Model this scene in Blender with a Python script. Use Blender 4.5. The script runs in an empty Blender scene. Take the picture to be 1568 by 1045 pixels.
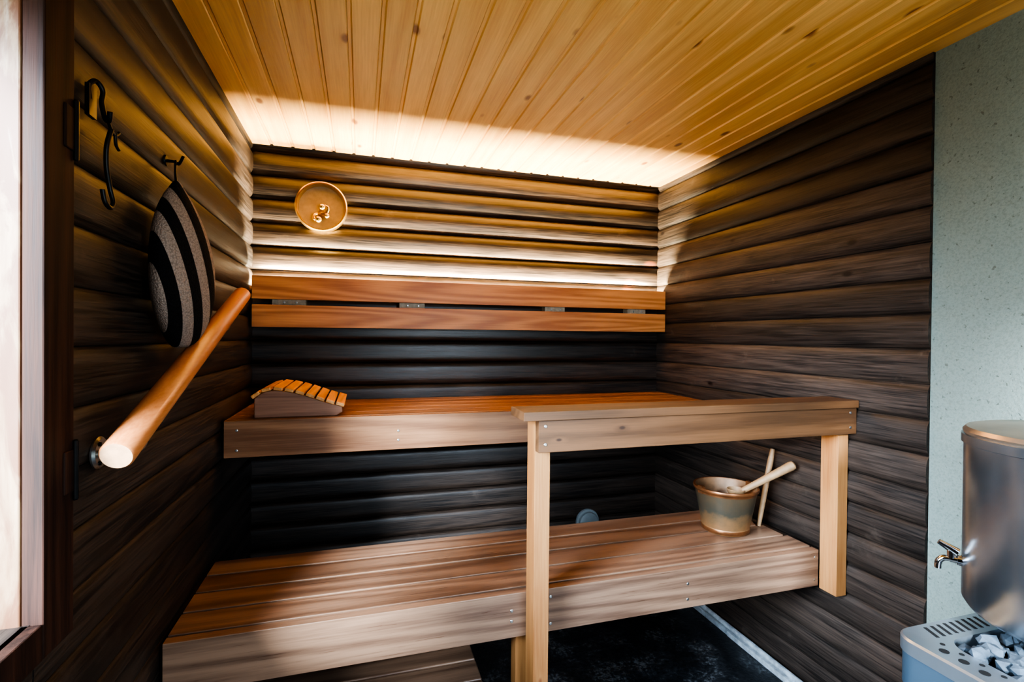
import bpy, bmesh, math, random
from mathutils import Vector, Matrix, noise
random.seed(7)
scene = bpy.context.scene
try: scene.view_settings.look = 'AgX - High Contrast'
except Exception as e: print('look', e)

# ---------------------------------------------------------------- helpers
def new_mat(name):
    m = bpy.data.materials.new(name); m.use_nodes = True
    nt = m.node_tree
    for n in list(nt.nodes): nt.nodes.remove(n)
    out = nt.nodes.new('ShaderNodeOutputMaterial')
    b = nt.nodes.new('ShaderNodeBsdfPrincipled')
    nt.links.new(b.outputs[0], out.inputs[0])
    return m, nt, b

class G:
    def __init__(s, nt): s.nt = nt
    def n(s, t, **kw):
        nd = s.nt.nodes.new(t)
        for k, v in kw.items(): setattr(nd, k, v)
        return nd
    def l(s, a, b): s.nt.links.new(a, b)
    def math(s, op, a, b=None, clamp=False):
        nd = s.n('ShaderNodeMath', operation=op); nd.use_clamp = clamp
        for i, v in enumerate((a, b)):
            if v is None: continue
            if isinstance(v, (int, float)): nd.inputs[i].default_value = v
            else: s.l(v, nd.inputs[i])
        return nd.outputs[0]
    def vmath(s, op, a, b, out=0):
        nd = s.n('ShaderNodeVectorMath', operation=op)
        for i, v in enumerate((a, b)):
            if isinstance(v, tuple): nd.inputs[i].default_value = v
            else: s.l(v, nd.inputs[i])
        return nd.outputs[out]
    def noise(s, vec, scale, detail=3, rough=.5, dist=0):
        nd = s.n('ShaderNodeTexNoise'); s.l(vec, nd.inputs['Vector'])
        nd.inputs['Scale'].default_value = scale; nd.inputs['Detail'].default_value = detail
        nd.inputs['Roughness'].default_value = rough; nd.inputs['Distortion'].default_value = dist
        return nd.outputs[0]
    def ramp(s, fac, stops):
        nd = s.n('ShaderNodeValToRGB'); s.l(fac, nd.inputs[0])
        cr = nd.color_ramp
        while len(cr.elements) < len(stops): cr.elements.new(.5)
        for e, (p, c) in zip(cr.elements, stops):
            e.position = p
            e.color = (c, c, c, 1) if isinstance(c, (int, float)) else (*c, 1)
        return nd.outputs[0]
    def mix(s, fac, a, b, mode='MIX'):
        nd = s.n('ShaderNodeMix', data_type='RGBA', blend_type=mode)
        if isinstance(fac, (int, float)): nd.inputs[0].default_value = fac
        else: s.l(fac, nd.inputs[0])
        for i, v in ((6, a), (7, b)):
            if isinstance(v, tuple): nd.inputs[i].default_value = (*v, 1)
            else: s.l(v, nd.inputs[i])
        return nd.outputs[2]
    def bump(s, h, strength, dist, bsdf):
        nd = s.n('ShaderNodeBump'); nd.inputs['Strength'].default_value = strength
        nd.inputs['Distance'].default_value = dist
        s.l(h, nd.inputs['Height']); s.l(nd.outputs[0], bsdf.inputs['Normal'])

def wood(name, dark, light, axis=0, rough=.45, knots=.0, knotcol=(.05, .02, .01),
         bump=.25, rings=70, ringamt=.3, var=.25, ringscale=7, spec=.5, stretch=.055, blotch=.35, kscale=8, cracks=0, lo=.22, hi=.78, fscale=200, fc=.32, worn=None):
    m, nt, b = new_mat(name); g = G(nt)
    tc = g.n('ShaderNodeTexCoord'); geo = g.n('ShaderNodeNewGeometry')
    rnd = geo.outputs['Random Per Island']
    off = g.n('ShaderNodeCombineXYZ')
    g.l(g.math('MULTIPLY', rnd, 37.0), off.inputs[0])
    g.l(g.math('MULTIPLY', rnd, 91.0), off.inputs[1])
    g.l(g.math('MULTIPLY', rnd, 53.0), off.inputs[2])
    v = g.vmath('ADD', tc.outputs['Object'], off.outputs[0])
    def st(k):
        s_ = [1, 1, 1]; s_[axis] = k; return g.vmath('MULTIPLY', v, tuple(s_))
    v1, v2 = st(stretch), st(.03)
    n = g.noise(v1, ringscale, 1, .4)
    if knots > 0:
        v3 = st(.5)
        vor = g.n('ShaderNodeTexVoronoi'); g.l(v3, vor.inputs['Vector']); vor.inputs['Scale'].default_value = kscale
        dist = vor.outputs['Distance']
        pull = g.ramp(dist, [(0, 1.0), (knots * 2.6, 0.0)])
        n = g.math('ADD', n, g.math('MULTIPLY', pull, .06))
    ring = g.math('ADD', g.math('MULTIPLY', g.math('SINE', g.math('MULTIPLY', n, rings)), .5), .5)
    fib = g.noise(v2, fscale, 3, .65)
    fibc = g.ramp(fib, [(.5 - fc, 0.0), (.5 + fc, 1.0)])
    fac = g.math('ADD', g.math('MULTIPLY', ring, ringamt), g.math('MULTIPLY', fibc, 1 - ringamt))
    blot = g.noise(st(.3), 5, 3, .6)
    fac = g.math('ADD', fac, g.math('MULTIPLY', g.math('SUBTRACT', blot, .5), blotch * 2))
    col = g.ramp(fac, [(lo, dark), (hi, light)])
    if cracks > 0:
        ck = g.noise(st(.035), 45, 3, .6)
        col = g.mix(g.ramp(ck, [(.25, cracks), (.34, 0.0)]), col, tuple(c * .2 for c in dark))
    if worn:
        wn = g.noise(tc.outputs['Object'], 6, 5, .7)
        col = g.mix(g.ramp(wn, [(.62, 0.0), (.74, .7)]), col, worn)
    vv = g.math('ADD', g.math('MULTIPLY', rnd, var * 2), 1 - var)
    hs = g.n('ShaderNodeHueSaturation'); g.l(col, hs.inputs['Color']); g.l(vv, hs.inputs['Value'])
    col = hs.outputs[0]
    if knots > 0:
        km = g.ramp(dist, [(knots * .5, 1.0), (knots, 0.0)])
        col = g.mix(km, col, knotcol)
    g.l(col, b.inputs['Base Color'])
    g.l(g.math('ADD', g.math('MULTIPLY', fib, .3), rough - .15), b.inputs['Roughness'])
    b.inputs['Specular IOR Level'].default_value = spec
    g.bump(fib, bump, .0015, b)
    return m

def plain(name, col, rough=.5, metal=0, nscale=0, namt=.2, bump=0, col2=None, spec=.5):
    m, nt, b = new_mat(name); g = G(nt)
    b.inputs['Metallic'].default_value = metal; b.inputs['Roughness'].default_value = rough
    b.inputs['Specular IOR Level'].default_value = spec
    tc = g.n('ShaderNodeTexCoord')
    nz = g.noise(tc.outputs['Object'], nscale or 20, 4, .6)
    c2 = col2 or tuple(c * (1 - namt) for c in col)
    g.l(g.ramp(nz, [(.35, col), (.65, c2)]), b.inputs['Base Color'])
    if bump: g.bump(nz, bump, .004, b)
    return m

def finish(name, bm, mats, bevel=0, smooth=False, parent=None, segs=2):
    me = bpy.data.meshes.new(name); bmesh.ops.recalc_face_normals(bm, faces=bm.faces)
    bm.to_mesh(me); bm.free()
    ob = bpy.data.objects.new(name, me); scene.collection.objects.link(ob)
    for m in mats: me.materials.append(m)
    if smooth:
        for p in me.polygons: p.use_smooth = True
        try: me.set_sharp_from_angle(angle=math.radians(38))
        except Exception: pass
    if bevel:
        md = ob.modifiers.new('bevel', 'BEVEL'); md.width = bevel; md.segments = segs
        md.limit_method = 'ANGLE'; md.angle_limit = math.radians(50)
    if parent: ob.parent = parent
    return ob

def box(bm, x0, x1, y0, y1, z0, z1, mi=0, mat=None):
    vs = [Vector((x, y, z)) for x in (x0, x1) for y in (y0, y1) for z in (z0, z1)]
    if mat is not None: vs = [mat @ v for v in vs]
    v = [bm.verts.new(c) for c in vs]
    for f in ((0, 1, 3, 2), (4, 6, 7, 5), (0, 4, 5, 1), (2, 3, 7, 6), (0, 2, 6, 4), (1, 5, 7, 3)):
        fc = bm.faces.new([v[i] for i in f]); fc.material_index = mi

def frame_for(d):
    d = d.normalized(); up = Vector((0, 0, 1)) if abs(d.z) < .95 else Vector((1, 0, 0))
    a = d.cross(up).normalized(); b = a.cross(d).normalized()
    return a, b

def tube(bm, pts, r, seg=12, mi=0, caps=True):
    pts = [Vector(p) for p in pts]
    rs = r if isinstance(r, (list, tuple)) else [r] * len(pts)
    rings = []; pa = None
    for i, p in enumerate(pts):
        d = (pts[min(i + 1, len(pts) - 1)] - pts[max(i - 1, 0)])
        a, b = frame_for(d)
        if pa is not None:
            dn = d.normalized(); a = (pa - dn * pa.dot(dn)).normalized(); b = a.cross(dn).normalized()
        pa = a
        rings.append([bm.verts.new(p + (a * math.cos(t) + b * math.sin(t)) * rs[i])
                      for t in [2 * math.pi * k / seg for k in range(seg)]])
    for r0, r1 in zip(rings, rings[1:]):
        for k in range(seg):
            f = bm.faces.new([r0[k], r0[(k + 1) % seg], r1[(k + 1) % seg], r1[k]]); f.material_index = mi
    if caps:
        for rr in (rings[0], rings[-1]):
            f = bm.faces.new(rr); f.material_index = mi

def smoothpts(pts, n=6):
    P = [Vector(p) for p in pts]; out = []
    for i in range(len(P) - 1):
        p0 = P[max(i - 1, 0)]; p1 = P[i]; p2 = P[i + 1]; p3 = P[min(i + 2, len(P) - 1)]
        for k in range(n):
            t = k / n
            out.append(.5 * ((2 * p1) + (p2 - p0) * t + (2 * p0 - 5 * p1 + 4 * p2 - p3) * t * t + (3 * p1 - p0 - 3 * p2 + p3) * t ** 3))
    out.append(P[-1]); return out

def revolve(bm, prof, mat, seg=48, mi=0, mis=None):
    rings = []
    for r, z in prof:
        if r < 1e-5: rings.append([bm.verts.new(mat @ Vector((0, 0, z)))])
        else: rings.append([bm.verts.new(mat @ Vector((r * math.cos(t), r * math.sin(t), z)))
                            for t in [2 * math.pi * k / seg for k in range(seg)]])
    for i, (a, b) in enumerate(zip(rings, rings[1:])):
        m = mis[i] if mis else mi
        for k in range(seg):
            k2 = (k + 1) % seg
            if len(a) == 1 and len(b) == 1: continue
            if len(a) == 1: f = bm.faces.new([a[0], b[k], b[k2]])
            elif len(b) == 1: f = bm.faces.new([a[k], b[0], a[k2]])
            else: f = bm.faces.new([a[k], b[k], b[k2], a[k2]])
            f.material_index = m

def extrude_profile(bm, prof, p2w, a0, a1, mi=0):
    A = [bm.verts.new(p2w(a0, u, w)) for u, w in prof]
    B = [bm.verts.new(p2w(a1, u, w)) for u, w in prof]
    n = len(prof)
    for i in range(n):
        j = (i + 1) % n
        f = bm.faces.new([A[i], A[j], B[j], B[i]]); f.material_index = mi
    f = bm.faces.new(A); f.material_index = mi
    f = bm.faces.new(B); f.material_index = mi

# ---------------------------------------------------------------- dimensions
XL, XR, YB, YF, ZC = -.468, 1.612, 2.50, -.80, 2.176
STY = 1.071
PITCH = .1065
WIN_Y0, WIN_Y1, WIN_Z0, WIN_Z1 = .05, .917, .89, 1.86

# ---------------------------------------------------------------- materials
m_wallX = wood('dark_stained_wood_x', (.008, .0062, .0055), (.046, .031, .023), 0, .36, .12, (.09, .032, .017), .4, 60, .15, .38, cracks=.7, fc=.28, kscale=5, worn=(.070, .052, .043))
m_wallY = wood('dark_stained_wood_y', (.010, .0076, .0064), (.054, .037, .0275), 1, .50, .10, (.008, .005, .004), .4, 60, .15, .38, cracks=.7, spec=.32, fc=.28, worn=(.078, .058, .045))
m_ceil = wood('pine_ceiling', (.56, .27, .078), (.78, .46, .160), 1, .42, .14, (.24, .09, .03), .05, 36, .22, .07, blotch=.08, kscale=9, fc=.50)
m_benchX = wood('bench_wood', (.16, .066, .028), (.34, .165, .078), 0, .38, 0, bump=.12, rings=55, ringamt=.35, var=.12, fc=.45)
m_bench2 = wood('bench_wood_grey', (.100, .055, .035), (.23, .138, .088), 0, .33, 0, bump=.15, rings=55, ringamt=.35, var=.18, fc=.42)
m_back = wood('backrest_wood', (.28, .105, .033), (.50, .23, .080), 0, .45, 0, bump=.10, rings=80, ringamt=.4, var=.10, fc=.42)
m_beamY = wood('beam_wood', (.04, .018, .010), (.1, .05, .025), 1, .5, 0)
m_post = wood('post_wood', (.27, .105, .032), (.41, .195, .070), 2, .45, .06, (.2, .07, .025), .10, 40, .3, .05, blotch=.15)
m_rail = wood('rail_wood', (.060, .027, .011), (.130, .060, .025), 0, .45, .05, (.03, .012, .006), .12, 50, .35, .05, fc=.42)
m_pole = wood('pole_wood', (.38, .13, .042), (.50, .20, .073), 1, .34, 0, bump=.05, rings=30, ringamt=.25, var=.05, blotch=.15)
m_poleend = plain('pole_end_grain', (.50, .29, .16), .6, 0, 60, .25)
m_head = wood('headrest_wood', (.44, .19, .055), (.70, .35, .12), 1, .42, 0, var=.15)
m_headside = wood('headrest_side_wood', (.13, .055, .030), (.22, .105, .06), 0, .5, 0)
m_case = wood('window_casing_wood', (.014, .007, .005), (.045, .019, .012), 2, .65, 0, var=.1, spec=.15)
m_steel = plain('brushed_steel', (.44, .48, .52), .26, .95, 6, .15)
m_black = plain('black_iron', (.012, .012, .013), .4, .6, 40, .3)
m_brass = plain('brass', (.70, .45, .17), .28, 1, 20, .2)
m_tan = plain('lamp_dish_enamel', (.36, .25, .12), .5, .0, 30, .25)
m_screw = plain('screw_metal', (.45, .44, .42), .35, 1, 30, .2)
m_slit = plain('dark_void', (.004, .004, .004), .9)
m_led = plain('led_channel_aluminium', (.6, .6, .6), .5, .5)
m_block = plain('spacer_block', (.40, .32, .22), .5, 0, 50, .4)
m_stone = plain('sauna_stone', (.085, .115, .145), .8, 0, 30, .6, .8)
m_blue = plain('stove_steel_panel', (.11, .17, .23), .32, .5, 5, .2)
m_plate = plain('stove_top_steel', (.42, .48, .53), .30, .8, 8, .15)
m_lid = plain('tank_lid', (.50, .42, .33), .32, .85, 8, .25)
m_ladle = plain('ladle_wood', (.25, .15, .075), .6, 0, 30, .3)
m_base = plain('grey_painted_strip', (.50, .54, .56), .6, 0, 25, .5, .5)
m_water = plain('water', (.02, .015, .012), .05)

# jamb: worn white-washed pine
m_jamb, nt, b = new_mat('whitewashed_pine'); g = G(nt)
tc = g.n('ShaderNodeTexCoord')
v = g.vmath('MULTIPLY', tc.outputs['Object'], (1, 1, .12))
f1 = g.noise(v, 40, 5, .6, .6)
f2 = g.noise(g.vmath('MULTIPLY', tc.outputs['Object'], (1, 1, .35)), 14, 5, .65, 1)
col = g.ramp(f1, [(.3, (.13, .062, .024)), (.55, (.21, .13, .07)), (.8, (.29, .255, .215))])
col = g.mix(g.ramp(f2, [(.46, 0.0), (.56, .9)]), col, (.10, .032, .009))
g.l(col, b.inputs['Base Color']); b.inputs['Roughness'].default_value = .6

# stucco
m_stucco, nt, b = new_mat('grey_green_stucco'); g = G(nt)
tc = g.n('ShaderNodeTexCoord')
n1 = g.noise(tc.outputs['Object'], 150, 4, .7); n2 = g.noise(tc.outputs['Object'], 4, 4, .6)
n3 = g.noise(tc.outputs['Object'], 90, 3, .5)
pits = g.ramp(n3, [(.27, 0.0), (.34, 1.0)])
col = g.mix(n2, (.150, .185, .160), (.195, .235, .205))
col = g.mix(g.ramp(n1, [(.35, .4), (.55, 0.0)]), col, (.085, .10, .085))
col = g.mix(pits, (.10, .115, .095), col)
g.l(col, b.inputs['Base Color']); b.inputs['Roughness'].default_value = .85
g.bump(g.math('ADD', n1, pits), .5, .005, b)

# floor
m_floor, nt, b = new_mat('black_concrete_floor'); g = G(nt)
tc = g.n('ShaderNodeTexCoord')
n1 = g.noise(tc.outputs['Object'], 60, 5, .7); n2 = g.noise(tc.outputs['Object'], 7, 4, .6)
col = g.ramp(g.math('MULTIPLY', n1, n2), [(.2, (.010, .011, .013)), (.30, (.03, .032, .036)), (.38, (.14, .145, .15))])
g.l(col, b.inputs['Base Color']); b.inputs['Roughness'].default_value = .42
g.bump(n1, .7, .008, b)

# hat stripes
m_hat, nt, b = new_mat('striped_knit'); g = G(nt)
tc = g.n('ShaderNodeTexCoord')
sx = g.n('ShaderNodeSeparateXYZ'); g.l(tc.outputs['Object'], sx.inputs[0])
s = g.math('ADD', g.math('ADD', g.math('MULTIPLY', sx.outputs[1], .8), g.math('MULTIPLY', sx.outputs[2], .42)),
           g.math('MULTIPLY', sx.outputs[0], 1.15))
fr = g.math('FRACT', g.math('ADD', g.math('MULTIPLY', s, 1 / .082), .30))
band = g.math('GREATER_THAN', fr, .50)
kn = g.n('ShaderNodeTexVoronoi'); g.l(tc.outputs['Object'], kn.inputs['Vector']); kn.inputs['Scale'].default_value = 260
grey = g.ramp(kn.outputs['Distance'], [(.1, (.36, .28, .23)), (.8, (.20, .155, .13))])
blk = g.ramp(kn.outputs['Distance'], [(.1, (.010, .010, .011)), (.6, (.005, .005, .005))])
g.l(g.mix(band, blk, grey), b.inputs['Base Color']); b.inputs['Roughness'].default_value = .95
b.inputs['Specular IOR Level'].default_value = .15
g.bump(g.math('SUBTRACT', 1.0, kn.outputs['Distance']), .7, .003, b)

# bucket patina
m_bucket, nt, b = new_mat('aged_tin_bucket'); g = G(nt)
tc = g.n('ShaderNodeTexCoord')
n1 = g.noise(tc.outputs['Object'], 30, 4, .6)
sx = g.n('ShaderNodeSeparateXYZ'); g.l(tc.outputs['Object'], sx.inputs[0])
hgt = g.math('ADD', g.math('MULTIPLY', g.math('SUBTRACT', sx.outputs[2], .58), 5.0), g.math('MULTIPLY', g.math('SUBTRACT', n1, .5), .5))
col = g.ramp(hgt, [(.12, (.22, .115, .05)), (.32, (.14, .088, .045)), (.45, (.058, .052, .037)), (.8, (.10, .068, .038))])
g.l(col, b.inputs['Base Color']); b.inputs['Roughness'].default_value = .42; b.inputs['Metallic'].default_value = .5
m_copper = plain('aged_copper', (.22, .09, .036), .38, .7, 30, .4)

# ---------------------------------------------------------------- log siding
def log_rows(bm, p2w, a0, a1, z0, z1, bulge, power, low=None):
    k = int(math.floor((z0 - .02) / PITCH))
    while True:
        zb = k * PITCH + .022; zt = zb + PITCH
        k += 1
        if zb >= z1: break
        if zt <= z0: continue
        lo, hi = max(zb, z0), min(zt, z1)
        if hi - lo < .006: continue
        bl, pw = bulge, power
        if low and zt < 1.42: bl, pw = low
        prof = []
        N = 20
        for i in range(N + 1):
            t = .5 - .5 * math.cos(math.pi * i / N)
            z = lo + (hi - lo) * t
            sft = 2 * (z - zb) / PITCH - 1
            prof.append((z, bl * max(0, (1 - abs(sft * .995) ** pw)) ** .55))
        prof.append((hi, -.03)); prof.append((lo, -.03))
        extrude_profile(bm, prof, p2w, a0, a1)

bm = bmesh.new()
log_rows(bm, lambda a, z, w: Vector((a, YB + .022 - w, z)), XL - .06, XR + .06, 0, ZC + .03, .026, 2.0, (.024, 5.0))
box(bm, XL - .2, XR + .2, YB + .05, YB + .12, 0, ZC + .06)
finish('wall_back', bm, [m_wallX], smooth=True)

bm = bmesh.new()
fl = lambda a, z, w: Vector((XL - .014 + w, a, z))
SB, SP = .018, 3.0
log_rows(bm, fl, WIN_Y1 + .004, YB + .02, 0, ZC + .03, SB, SP)
log_rows(bm, fl, WIN_Y0, WIN_Y1, 0, WIN_Z0, SB, SP)
log_rows(bm, fl, WIN_Y0, WIN_Y1, WIN_Z1, ZC + .03, SB, SP)
log_rows(bm, fl, YF, WIN_Y0 - .004, 0, ZC + .03, SB, SP)
for (y0, y1, z0, z1) in ((WIN_Y1 + .013, YB + .05, 0, ZC + .06), (YF - .1, WIN_Y0 - .013, 0, ZC + .06),
                         (WIN_Y0 - .012, WIN_Y1 + .012, 0, WIN_Z0 - .021), (WIN_Y0 - .012, WIN_Y1 + .012, WIN_Z1 + .021, ZC + .06)):
    box(bm, XL - .16, XL - .045, y0, y1, z0, z1)
finish('wall_left', bm, [m_wallY], smooth=True)

bm = bmesh.new()
log_rows(bm, lambda a, z, w: Vector((XR + .013 - w, a, z)), STY, YB + .02, 0, ZC + .03, SB, SP)
box(bm, XR + .006, XR + .10, YF, STY - .001, 0, ZC + .03, 1)
box(bm, XR + .045, XR + .10, STY, YB + .05, 0, ZC + .03, 0)
finish('wall_right', bm, [m_wallY, m_stucco], smooth=True)

# front wall with doorway (behind the camera)
DX0, DX1, DZ = .45, 1.30, 2.0
bm = bmesh.new()
ff = lambda a, z, w: Vector((a, YF - .014 + w, z))
log_rows(bm, ff, XL - .1, DX0, 0, ZC + .03, SB, SP)
log_rows(bm, ff, DX1, XR + .1, 0, ZC + .03, SB, SP)
log_rows(bm, ff, DX0, DX1, DZ, ZC + .03, SB, SP)
finish('wall_front', bm, [m_wallX], smooth=True)
bm = bmesh.new()
box(bm, DX0 + .001, DX0 + .03, YF - .05, YF + .02, 0, DZ - .001)
box(bm, DX1 - .03, DX1 - .001, YF - .05, YF + .02, 0, DZ - .001)
box(bm, DX0 + .03, DX1 - .03, YF - .05, YF + .02, DZ - .03, DZ - .001)
finish('door_1', bm, [m_case], .004)

bm = bmesh.new()
box(bm, XL - .2, XR + .2, YF - .2, YB + .1, -.08, 0)
finish('floor', bm, [m_floor])

# ceiling boards along Y
bm = bmesh.new()
CP = .088; x = XL - .10
while x < XR + .1:
    w = CP - .0008
    prof = [(x, .02), (x, .005), (x + .009, .005), (x + .013, 0), (x + w - .003, 0), (x + w, .003), (x + w, .02)]
    extrude_profile(bm, prof, lambda a, u, zz: Vector((u, a, ZC + zz)), YF - .05, YB - .012 - random.random() * .004)
    x += CP
box(bm, XL - .2, XR + .2, YF - .2, YB + .12, ZC + .031, ZC + .06)
finish('ceiling', bm, [m_ceil])

bm = bmesh.new()
box(bm, XR - .040, XR - .006, .8, 1.86, 0, .022)
box(bm, XR - .036, XR - .006, 1.865, YB - .03, 0, .022)
tube(bm, [(XR - .02, .8, .032), (XR - .02, YB - .05, .032)], .011)
finish('baseboard_right', bm, [m_base], .002)

# ---------------------------------------------------------------- window
bm = bmesh.new()
cx0, cx1 = XL - .01, XL + .018
box(bm, cx0, cx1, WIN_Y1, WIN_Y1 + .082, WIN_Z0 - .055, WIN_Z1 + .085, 0)
box(bm, cx0, cx1, WIN_Y0 - .082, WIN_Y0, WIN_Z0 - .055, WIN_Z1 + .085, 0)
box(bm, cx0, cx1, WIN_Y0 + .001, WIN_Y1 - .001, WIN_Z0 - .055, WIN_Z0, 0)
box(bm, cx0, cx1, WIN_Y0 + .001, WIN_Y1 - .001, WIN_Z1, WIN_Z1 + .085, 0)
box(bm, XL - .16, cx0, WIN_Y1 - .002, WIN_Y1 + .012, WIN_Z0 - .02, WIN_Z1 + .02, 1)
box(bm, XL - .16, cx0, WIN_Y0 - .012, WIN_Y0 + .002, WIN_Z0 - .02, WIN_Z1 + .02, 1)
box(bm, XL - .16, cx0, WIN_Y0, WIN_Y1, WIN_Z0 - .02, WIN_Z0 - .001, 1)
box(bm, XL - .16, cx0, WIN_Y0, WIN_Y1, WIN_Z1 + .001, WIN_Z1 + .02, 1)
sx0, sx1 = XL - .15, XL - .11
for (y0, y1, z0, z1) in ((WIN_Y0, WIN_Y0 + .04, WIN_Z0, WIN_Z1), (WIN_Y1 - .04, WIN_Y1 - .003, WIN_Z0, WIN_Z1),
                         (WIN_Y0 + .04, WIN_Y1 - .04, WIN_Z0, WIN_Z0 + .04), (WIN_Y0 + .04, WIN_Y1 - .04, WIN_Z1 - .04, WIN_Z1)):
    box(bm, sx0, sx1, y0, y1, z0, z1, 0)
for zc in (1.655, 1.10):
    tube(bm, [(cx1 + .004, WIN_Y1 + .078, zc - .05), (cx1 + .004, WIN_Y1 + .078, zc + .05)], .004, 10, 2)
    box(bm, cx1 - .002, cx1 + .003, WIN_Y1 + .05, WIN_Y1 + .08, zc - .035, zc + .035, 0)
finish('window_1', bm, [m_case, m_jamb, m_black], .003)

# ---------------------------------------------------------------- benches
def screws_on_front(bm, pts, y, mi):
    for x, z in pts:
        revolve(bm, [(0, .0012), (.0045, .0012), (.005, 0)], Matrix.Translation((x, y, z)) @ Matrix.Rotation(math.pi / 2, 4, 'X'), 12, mi)

bm = bmesh.new()
UX0, UX1 = -.450, 1.606
box(bm, UX0, UX1, 1.946, 1.974, .895, 1.024)
n = 5; y0 = 1.981; wd = (2.490 - y0) / n
for i in range(n): box(bm, UX0, UX1 - (i % 2) * .004, y0 + i * wd, y0 + (i + 1) * wd - .008, .998, 1.024)
for xx in (-.40, .12, .66, 1.16, 1.53): box(bm, xx, xx + .045, 1.976, 2.48, .90, .996, 1)
box(bm, UX0 + .05, UX1 - .05, 2.45, 2.49, .90, .94, 1)
screws_on_front(bm, [(-.41, .92), (-.41, .99), (.14, .965), (.14, .93), (1.55, .93), (1.55, .99)], 1.946, 2)
finish('sauna_bench', bm, [m_benchX, m_beamY, m_screw], .004)

bm = bmesh.new()
LX0, LX1 = -.450, 1.560
box(bm, LX0, LX1, 1.388, 1.416, .452, .580)
n = 4; y0 = 1.425; wd = (1.858 - y0) / n
for i in range(n): box(bm, LX0, LX1 - .02 * (i == 2) - .012 * (i == 1), y0 + i * wd, y0 + (i + 1) * wd - .009, .552, .580)
for xx in (-.44, .52, 1.0, 1.50): box(bm, xx, xx + .045, 1.418, 1.85, .455, .550, 1)
box(bm, .447, .492, 1.420, 1.465, 0, .550, 3)
screws_on_front(bm, [(.425, .50), (.425, .53), (.545, .555), (.545, .475), (1.02, .53), (1.02, .48), (1.545, .555), (1.545, .475)], 1.388, 2)
finish('sauna_bench', bm, [m_bench2, m_beamY, m_screw, m_post], .004)

bm = bmesh.new()
for i in range(7): box(bm, -.35, .365, 1.10 + i * .1, 1.192 + i * .1, .245, .272)
for xx in (-.30, .28): box(bm, xx, xx + .04, 1.11, 1.78, .175, .244, 1)
for xx in (-.30, .28):
    for yy in (1.12, 1.72): box(bm, xx - .002, xx + .042, yy, yy + .045, 0, .174, 1)
box(bm, -.35, .365, 1.082, 1.099, .17, .272)
finish('step_stool', bm, [m_bench2, m_beamY], .004)

bm = bmesh.new()
box(bm, .467, .512, 1.319, 1.386, 0, 1.095, 0)
box(bm, 1.562, 1.606, 1.319, 1.386, .445, 1.095, 0)
box(bm, .467, 1.606, 1.290, 1.318, 1.008, 1.096, 1)
box(bm, .422, 1.606, 1.282, 1.405, 1.097, 1.122, 1)
screws_on_front(bm, [(.487, 1.08), (.487, 1.03), (1.58, 1.08), (1.58, 1.03)], 1.290, 2)
finish('guard_rail', bm, [m_post, m_rail, m_screw], .005)

bm = bmesh.new()
box(bm, -.452, 1.606, 2.412, 2.440, 1.481, 1.582, 0)
box(bm, -.452, 1.606, 2.412, 2.440, 1.358, 1.456, 0)
for xc, w in ((-.306, .07), (.235, .06), (.966, .055), (1.444, .055)):
    box(bm, xc - w, xc + w, 2.4405, 2.492, 1.40, 1.522, 1)
    screws_on_front(bm, [(xc - .02, 1.469), (xc + .03, 1.469)], 2.440, 3)
box(bm, -.445, 1.600, 2.4405, 2.452, 1.524, 1.54, 2)
box(bm, -.445, 1.600, 2.452, 2.488, 1.524, 1.534, 2)
finish('sauna_backrest', bm, [m_back, m_block, m_led, m_screw], .003)

# ---------------------------------------------------------------- wall handrail (pole)
bm = bmesh.new()
pa, pb = Vector((-.392, 1.0, 1.118)), Vector((-.392, 1.935, 1.462))
d = (pb - pa).normalized()
tube(bm, [pa, pa + d * .004, pb - d * .004, pb], [.0235, .0265, .0265, .0235], 32, 0, caps=False)
a_, b_ = frame_for(d)
for c, sgn in ((pa, -1), (pb, 1)):
    M = Matrix((( a_.x, b_.x, d.x, c.x), (a_.y, b_.y, d.y, c.y), (a_.z, b_.z, d.z, c.z), (0, 0, 0, 1)))
    revolve(bm, [(.0236, 0), (.012, 0), (0, 0)], M, 32, 1)
for yy in (1.11, 1.74):
    zc = pa.z + (yy - pa.y) / (pb.y - pa.y) * (pb.z - pa.z)
    tube(bm, smoothpts([(XL + .004, yy, zc - .055), (-.42, yy, zc - .058), (-.394, yy, zc - .045), (-.392, yy, zc - .022)]), .007, 12, 2)
    revolve(bm, [(0, .008), (.026, .007), (.030, .003), (.030, 0)],
            Matrix.Translation((XL + .004, yy, zc - .055)) @ Matrix.Rotation(math.pi / 2, 4, 'Y'), 28, 2)
    for an in (0, 2.1, 4.2):
        revolve(bm, [(0, .0105), (.004, .0095), (.0045, .007)],
                Matrix.Translation((XL + .004, yy + .02 * math.cos(an), zc - .055 + .02 * math.sin(an))) @ Matrix.Rotation(math.pi / 2, 4, 'Y'), 10, 3)
finish('wall_handrail', bm, [m_pole, m_poleend, m_screw, m_black], smooth=True)

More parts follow.
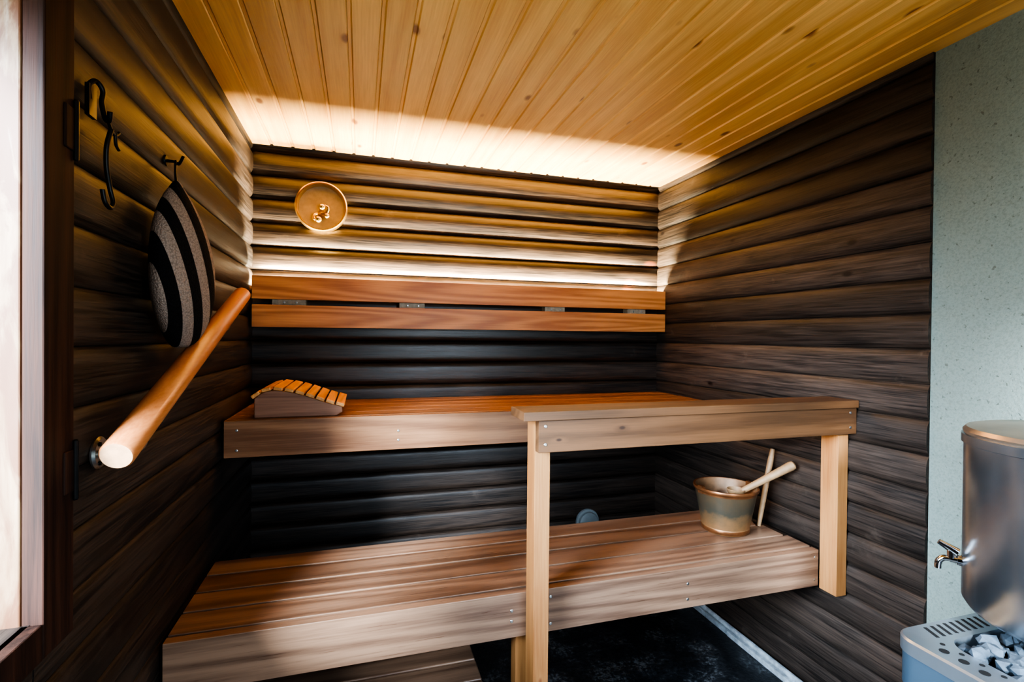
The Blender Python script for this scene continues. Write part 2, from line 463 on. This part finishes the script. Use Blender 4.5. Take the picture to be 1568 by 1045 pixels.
# ---------------------------------------------------------------- headrest
bm = bmesh.new()
top = [(-.362, .070), (-.335, .090), (-.295, .098), (-.24, .090), (-.18, .072), (-.12, .050), (-.065, .034)]
tp = smoothpts([(x, 0, z) for x, z in top], 5)
def side(y0, y1):
    prof = [(p.x, p.z) for p in tp] + [(-.062, .014), (-.085, 0), (-.362, 0)]
    extrude_profile(bm, prof, lambda a, u, w: Vector((u, a, 1.025 + w)), y0, y1, 1)
side(1.982, 2.002); side(2.262, 2.282)
L = [0]
for p, q in zip(tp, tp[1:]): L.append(L[-1] + (q - p).length)
NS = 9
for i in range(NS):
    sL = .012 + (L[-1] - .02) * i / (NS - 1)
    for j in range(len(L) - 1):
        if L[j] <= sL <= L[j + 1] + 1e-6: break
    t = (sL - L[j]) / (L[j + 1] - L[j]); p = tp[j].lerp(tp[j + 1], t); dd = (tp[j + 1] - tp[j]).normalized()
    ang = math.atan2(dd.z, dd.x)
    M = Matrix.Translation((p.x, 0, 1.026 + p.z)) @ Matrix.Rotation(-ang + .05, 4, 'Y')
    box(bm, -.0155, .0155, 1.972, 2.292, 0, .013, 0, M)
finish('sauna_headrest', bm, [m_head, m_headside], .003)

# ---------------------------------------------------------------- round wall lamp
bm = bmesh.new()
M = Matrix.Translation((-.175, 2.497, 1.911)) @ Matrix.Rotation(math.pi / 2, 4, 'X')
revolve(bm, [(0, .012), (.06, .010), (.098, .016), (.104, .045), (.108, .050), (.113, .046), (.113, .010), (.108, 0)], M, 64, 0, [1, 1, 1, 0, 0, 0, 0])
revolve(bm, [(0, .040), (.010, .038), (.016, .030), (.016, .010)], Matrix.Translation((-.175, 2.497, 1.882)) @ Matrix.Rotation(math.pi / 2, 4, 'X'), 24, 0)
tube(bm, smoothpts([(-.175, 2.46, 1.88), (-.150, 2.445, 1.885), (-.145, 2.44, 1.905), (-.165, 2.44, 1.915)]), .006, 12, 0)
tube(bm, smoothpts([(-.175, 2.46, 1.88), (-.200, 2.445, 1.872), (-.205, 2.44, 1.852), (-.188, 2.44, 1.845)]), .006, 12, 0)
for c, r in (((-.170, 2.435, 1.905), .015), ((-.185, 2.435, 1.848), .015), ((-.150, 2.44, 1.868), .012)):
    revolve(bm, [(0, r)] + [(r * math.sin(a), r * math.cos(a)) for a in [math.pi * k / 8 for k in range(1, 8)]] + [(0, -r)], Matrix.Translation(c), 16, 0)
finish('wall_lamp', bm, [m_brass, m_tan], smooth=True)

# ---------------------------------------------------------------- hat + nail
bm = bmesh.new()
rings = []
prof = [(1.690, .06, .02), (1.672, .16, .014), (1.645, .36, .006), (1.61, .58, 0), (1.57, .78, 0), (1.52, .94, 0), (1.47, 1.0, 0),
        (1.42, .99, .0), (1.375, .88, .008), (1.335, .68, .022), (1.305, .42, .036), (1.290, .18, .042)]
for z, s_, off in prof:
    ring = []
    for k in range(28):
        t = 2 * math.pi * k / 28
        fold = 1 + .06 * math.sin(3 * t + z * 9)
        ring.append(bm.verts.new((-.402 + .058 * (s_ ** .8) * math.cos(t) * fold - (1 - s_) * .02, 1.362 + off + .128 * s_ * math.sin(t) * fold, z)))
    rings.append(ring)
for a, b2 in zip(rings, rings[1:]):
    for k in range(28): bm.faces.new([a[k], a[(k + 1) % 28], b2[(k + 1) % 28], b2[k]])
bm.faces.new(rings[0]); bm.faces.new(rings[-1])
for f in bm.faces: f.material_index = 0
tube(bm, smoothpts([(-.422, 1.38, 1.685), (-.43, 1.40, 1.72), (-.432, 1.41, 1.745), (-.436, 1.42, 1.72), (-.424, 1.385, 1.686)]), .003, 8, 1)
hat = finish('sauna_hat', bm, [m_hat, m_black], smooth=True)
md = hat.modifiers.new('sub', 'SUBSURF'); md.levels = 1; md.render_levels = 2
bm = bmesh.new()
tube(bm, smoothpts([(XL + .002, 1.44, 1.752), (-.44, 1.43, 1.748), (-.425, 1.41, 1.738), (-.412, 1.395, 1.752)]), .0035, 10)
revolve(bm, [(0, .004), (.012, .003), (.014, 0)], Matrix.Translation((XL + .005, 1.44, 1.752)) @ Matrix.Rotation(math.pi / 2, 4, 'Y'), 16)
finish('coat_hook', bm, [m_black], smooth=True)

# ---------------------------------------------------------------- wrought iron hanging hook
bm = bmesh.new()
W = XL + .012
tube(bm, smoothpts([(W, 1.060, 1.735), (W, 1.058, 1.758), (W + .006, 1.068, 1.770), (W + .012, 1.078, 1.758), (W + .012, 1.074, 1.735),
                    (W + .02, 1.068, 1.705), (W + .03, 1.058, 1.700), (W + .034, 1.05, 1.712)]), .0042, 12)
box(bm, W - .004, W + .003, 1.052, 1.078, 1.705, 1.760)
tube(bm, smoothpts([(W + .024, 1.062, 1.708), (W + .022, 1.085, 1.692), (W + .02, 1.105, 1.690), (W + .02, 1.12, 1.700)]), .003, 10)
tube(bm, smoothpts([(W + .022, 1.085, 1.694), (W + .018, 1.078, 1.66), (W + .016, 1.082, 1.625), (W + .016, 1.095, 1.590), (W + .02, 1.098, 1.565),
                    (W + .02, 1.086, 1.552), (W + .018, 1.072, 1.560), (W + .016, 1.068, 1.580)]), .0042, 12)
tube(bm, smoothpts([(W + .022, 1.100, 1.694), (W + .02, 1.108, 1.675), (W + .02, 1.12, 1.668)]), .003, 10)
finish('wrought_iron_hook', bm, [m_black], smooth=True)

# ---------------------------------------------------------------- bucket, ladle, stick
BX, BY, BZ = 1.372, 1.640, .5805
bm = bmesh.new()
revolve(bm, [(0, 0), (.084, 0), (.088, .004), (.0895, .014), (.0895, .020), (.088, .022), (.112, .150), (.1135, .156), (.119, .160), (.121, .166), (.119, .172), (.112, .172), (.109, .166), (.085, .012), (0, .012)],
        Matrix.Translation((BX, BY, BZ)), 64, 0, [0, 0, 1, 1, 0, 0, 1, 1, 1, 1, 1, 2, 2, 2])
revolve(bm, [(0, .08), (.096, .08)], Matrix.Translation((BX, BY, BZ)), 48, 3)
for sgn in (-1, 1):
    box(bm, BX + sgn * .112 - .006, BX + sgn * .112 + .006, BY - .012, BY + .012, BZ + .15, BZ + .178, 1)
finish('sauna_bucket', bm, [m_bucket, m_copper, plain('bucket_inside', (.20, .11, .055), .5, .3, 30, .4), m_water], smooth=True)

bm = bmesh.new()
p0, p1 = Vector((1.425, 1.609, .735)), Vector((1.578, 1.512, .852))
pts = [p0.lerp(p1, t) for t in (0, .3, .6, .8, .92, .98, 1)]
tube(bm, pts, [.011, .013, .015, .0165, .018, .015, .007], 16)
revolve(bm, [(0, -.02), (.025, -.015), (.034, .01), (.032, .012), (.022, -.01), (0, -.014)], Matrix.Translation(p0 + Vector((-.02, .012, -.006))), 24)
finish('wooden_ladle', bm, [m_ladle], smooth=True)
bm = bmesh.new()
tube(bm, [(1.520, 1.625, .583), (1.530, 1.625, .64), (1.575, 1.627, .84), (1.585, 1.627, .885)], [.007, .010, .011, .008], 14)
finish('wooden_stick', bm, [m_ladle], smooth=True)

bm = bmesh.new()
M = Matrix.Translation((1.188, 2.498, .325)) @ Matrix.Rotation(math.pi / 2, 4, 'X')
revolve(bm, [(0, .030), (.040, .030), (.052, .026), (.054, .018), (.054, .012), (.066, .010), (.068, 0)], M, 40)
finish('air_vent', bm, [plain('vent_plastic', (.20, .23, .24), .4)], smooth=True)

# ---------------------------------------------------------------- stove
SX0, SX1, SY0, SY1, SZ = 1.080, 1.598, .20, .786, .710
root = bpy.data.objects.new('sauna_stove', None); scene.collection.objects.link(root)
def rrect(x0, x1, y0, y1, r, n=8):
    out = []
    for cx, cy, a0 in ((x1 - r, y1 - r, 0), (x0 + r, y1 - r, 90), (x0 + r, y0 + r, 180), (x1 - r, y0 + r, 270)):
        for k in range(n + 1):
            a = math.radians(a0 + 90 * k / n); out.append((cx + r * math.cos(a), cy + r * math.sin(a)))
    return out
bm = bmesh.new()
extrude_profile(bm, rrect(SX0 + .006, SX1 - .01, SY0 + .012, SY1 - .008, .04), lambda a, u, w: Vector((u, w, a)), .06, SZ - .10)
for xx in (SX0 + .05, SX1 - .09):
    for yy in (SY0 + .05, SY1 - .09): box(bm, xx, xx + .04, yy, yy + .04, 0, .06)
finish('body', bm, [m_blue], smooth=True, parent=root)
bm = bmesh.new()
o = rrect(SX0, SX1, SY0, SY1, .045); i_ = rrect(SX0 + .066, SX1 - .05, SY0 + .06, SY1 - .062, .04)
def ringv(pts, z): return [bm.verts.new((p[0], p[1], z)) for p in pts]
o2 = rrect(SX0 + .004, SX1 - .004, SY0 + .004, SY1 - .004, .041)
lay = [ringv(o, SZ - .03), ringv(o, SZ - .004), ringv(o2, SZ), ringv(i_, SZ), ringv(i_, SZ - .09)]
nn = len(o)
for a, b2 in zip(lay, lay[1:]):
    for k in range(nn): bm.faces.new([a[k], a[(k + 1) % nn], b2[(k + 1) % nn], b2[k]])
finish('top_rim', bm, [m_plate], smooth=True, parent=root)
bm = bmesh.new()
extrude_profile(bm, rrect(SX0 + .003, SX1 - .005, SY0 + .006, SY1 - .004, .042), lambda a, u, w: Vector((u, w, a)), SZ - .10, SZ - .031)
finish('collar', bm, [m_blue], smooth=True, parent=root)
bm = bmesh.new()
x = SX0 + .075
while x < SX1 - .07:
    M = Matrix.Translation((x, SY1 - .032, SZ)) @ Matrix.Rotation(-.35, 4, 'Z')
    box(bm, -.0035, .0035, -.018, .018, -.002, .0008, 0, M); x += .019
for yy in [SY1 - .085 - k * .034 for k in range(14)]:
    revolve(bm, [(0, .0008), (.0085, .0008), (.0085, -.001)], Matrix.Translation((SX0 + .030, yy, SZ)), 16)
    revolve(bm, [(0, .0008), (.0045, .0008), (.0045, -.001)], Matrix.Translation((SX0 + .052, yy + .017, SZ)), 12)
finish('vent_perforations', bm, [m_slit], parent=root)
bm = bmesh.new()
for k in range(480):
    sx_, sy_ = random.uniform(SX0 + .082, SX1 - .068), random.uniform(SY0 + .08, SY1 - .078)
    r = random.uniform(.012, .020)
    M = Matrix.Translation((sx_, sy_, SZ - .012 + random.uniform(-.02, .014))) @ Matrix.Rotation(random.random() * 6, 4, Vector((random.random(), random.random(), 1)).normalized()) @ Matrix.Diagonal((1.25, .9, .8, 1))
    res = bmesh.ops.create_icosphere(bm, subdivisions=1, radius=r, matrix=M)
    for vv in res['verts']:
        nz = noise.noise(vv.co * 60 + Vector((k, 0, 0)))
        c = M.translation; vv.co = c + (vv.co - c) * (1 + .4 * nz)
finish('stones', bm, [m_stone], parent=root)
bm = bmesh.new()
box(bm, SX0 + .06, SX1 - .045, SY0 + .055, SY1 - .06, SZ - .10, SZ - .045)
finish('stone_tray', bm, [m_slit], parent=root)
bm = bmesh.new()
CT = (1.40, .62)
tube(bm, [(CT[0], CT[1], SZ - .07), (CT[0], CT[1], .752)], .065, 32)
tube(bm, [(CT[0], CT[1], 1.16), (CT[0], CT[1], ZC)], .06, 32)
finish('flue_pipe', bm, [m_steel], smooth=True, parent=root)

bm = bmesh.new()
R = .197; M = Matrix.Translation((CT[0], CT[1], .750))
revolve(bm, [(.07, 0), (R - .02, 0), (R - .006, .004), (R, .014), (R, .352), (R + .004, .354), (R + .004, .372), (R, .374), (R + .002, .380), (R - .004, .388), (R - .02, .392), (.08, .402), (.07, .404)],
        M, 96, 0, [0, 0, 0, 0, 0, 0, 0, 1, 1, 1, 1, 1])
dr = Vector((-.614, .789, 0)); zt = .838
q = Vector((CT[0], CT[1], zt)) + dr * (R - .002)
tube(bm, [q, q + dr * .010, q + dr * .0101, q + dr * .022], [.012, .012, .008, .008], 18, 2)
tube(bm, smoothpts([q + dr * .020, q + dr * .034 + Vector((0, 0, -.002)), q + dr * .042 + Vector((0, 0, -.012)), q + dr * .043 + Vector((0, 0, -.026))]), .0065, 14, 2)
tube(bm, [q + dr * .020, q + dr * .020 + Vector((0, 0, .018))], .008, 14, 2)
tube(bm, [q + dr * .010 + Vector((0, 0, .016)), q + dr * .042 + Vector((0, 0, .034))], [.010, .006], 12, 2)
finish('water_tank', bm, [m_steel, m_lid, plain('chrome', (.8, .8, .8), .08, 1)], smooth=True)

# ---------------------------------------------------------------- lights
def area(name, loc, rot, sx, sy, power, col, portal=False):
    L_ = bpy.data.lights.new(name, 'AREA'); L_.shape = 'RECTANGLE'; L_.size = sx; L_.size_y = sy
    L_.energy = power; L_.color = col
    if portal: L_.cycles.is_portal = True
    o = bpy.data.objects.new(name, L_); o.location = loc; o.rotation_euler = rot
    scene.collection.objects.link(o); return o
area('led_strip_light', (.577, 2.463, 1.5405), (math.pi, 0, 0), 2.04, .018, 165, (1.0, .87, .58))
area('window_portal', (XL - .17, (WIN_Y0 + WIN_Y1) / 2, (WIN_Z0 + WIN_Z1) / 2), (0, -math.pi / 2, 0), WIN_Z1 - WIN_Z0, WIN_Y1 - WIN_Y0, 1, (1, 1, 1), True)
area('door_portal', ((DX0 + DX1) / 2, YF - .06, DZ / 2), (math.pi / 2, 0, 0), DX1 - DX0, DZ, 1, (1, 1, 1), True)
sun = bpy.data.lights.new('hazy_sun', 'SUN'); sun.energy = 38; sun.angle = math.radians(17); sun.color = (.76, .88, 1.0)
so = bpy.data.objects.new('hazy_sun', sun); scene.collection.objects.link(so)
so.location = (-3, -4, 3); so.rotation_euler = Vector((1, 2.0, -.98)).to_track_quat('-Z', 'Y').to_euler()

w = bpy.data.worlds.new('World'); scene.world = w; w.use_nodes = True
nt = w.node_tree; g = G(nt)
bg = nt.nodes['Background']
tc = g.n('ShaderNodeTexCoord'); sxyz = g.n('ShaderNodeSeparateXYZ'); g.l(tc.outputs['Generated'], sxyz.inputs[0])
c = g.ramp(g.math('ADD', g.math('MULTIPLY', sxyz.outputs[2], .5), .5), [(.40, (.36, .38, .34)), (.52, (.70, .84, 1.0)), (1.0, (.50, .72, 1.0))])
sd = Vector((-.86, -.42, .28)).normalized()
dt = g.math('MAXIMUM', g.vmath('DOT_PRODUCT', tc.outputs['Generated'], tuple(sd), out=1), 0.0)
lobe = g.math('ADD', g.math('MULTIPLY', g.math('POWER', dt, 30.0), 12.0), 1.0)
g.l(c, bg.inputs[0]); g.l(g.math('MULTIPLY', lobe, 15.0), bg.inputs[1])

# ---------------------------------------------------------------- camera
cam = bpy.data.cameras.new('camera'); co = bpy.data.objects.new('camera', cam); scene.collection.objects.link(co)
cam.sensor_width = 36; cam.lens = 17.70; cam.clip_start = .02
R_ = Matrix.Rotation(math.radians(-16.75), 4, 'Z') @ Matrix.Rotation(math.radians(90 - .48), 4, 'X') @ Matrix.Rotation(math.radians(.53), 4, 'Z')
co.matrix_world = Matrix.Translation((0, 0, 1.325)) @ R_
scene.camera = co
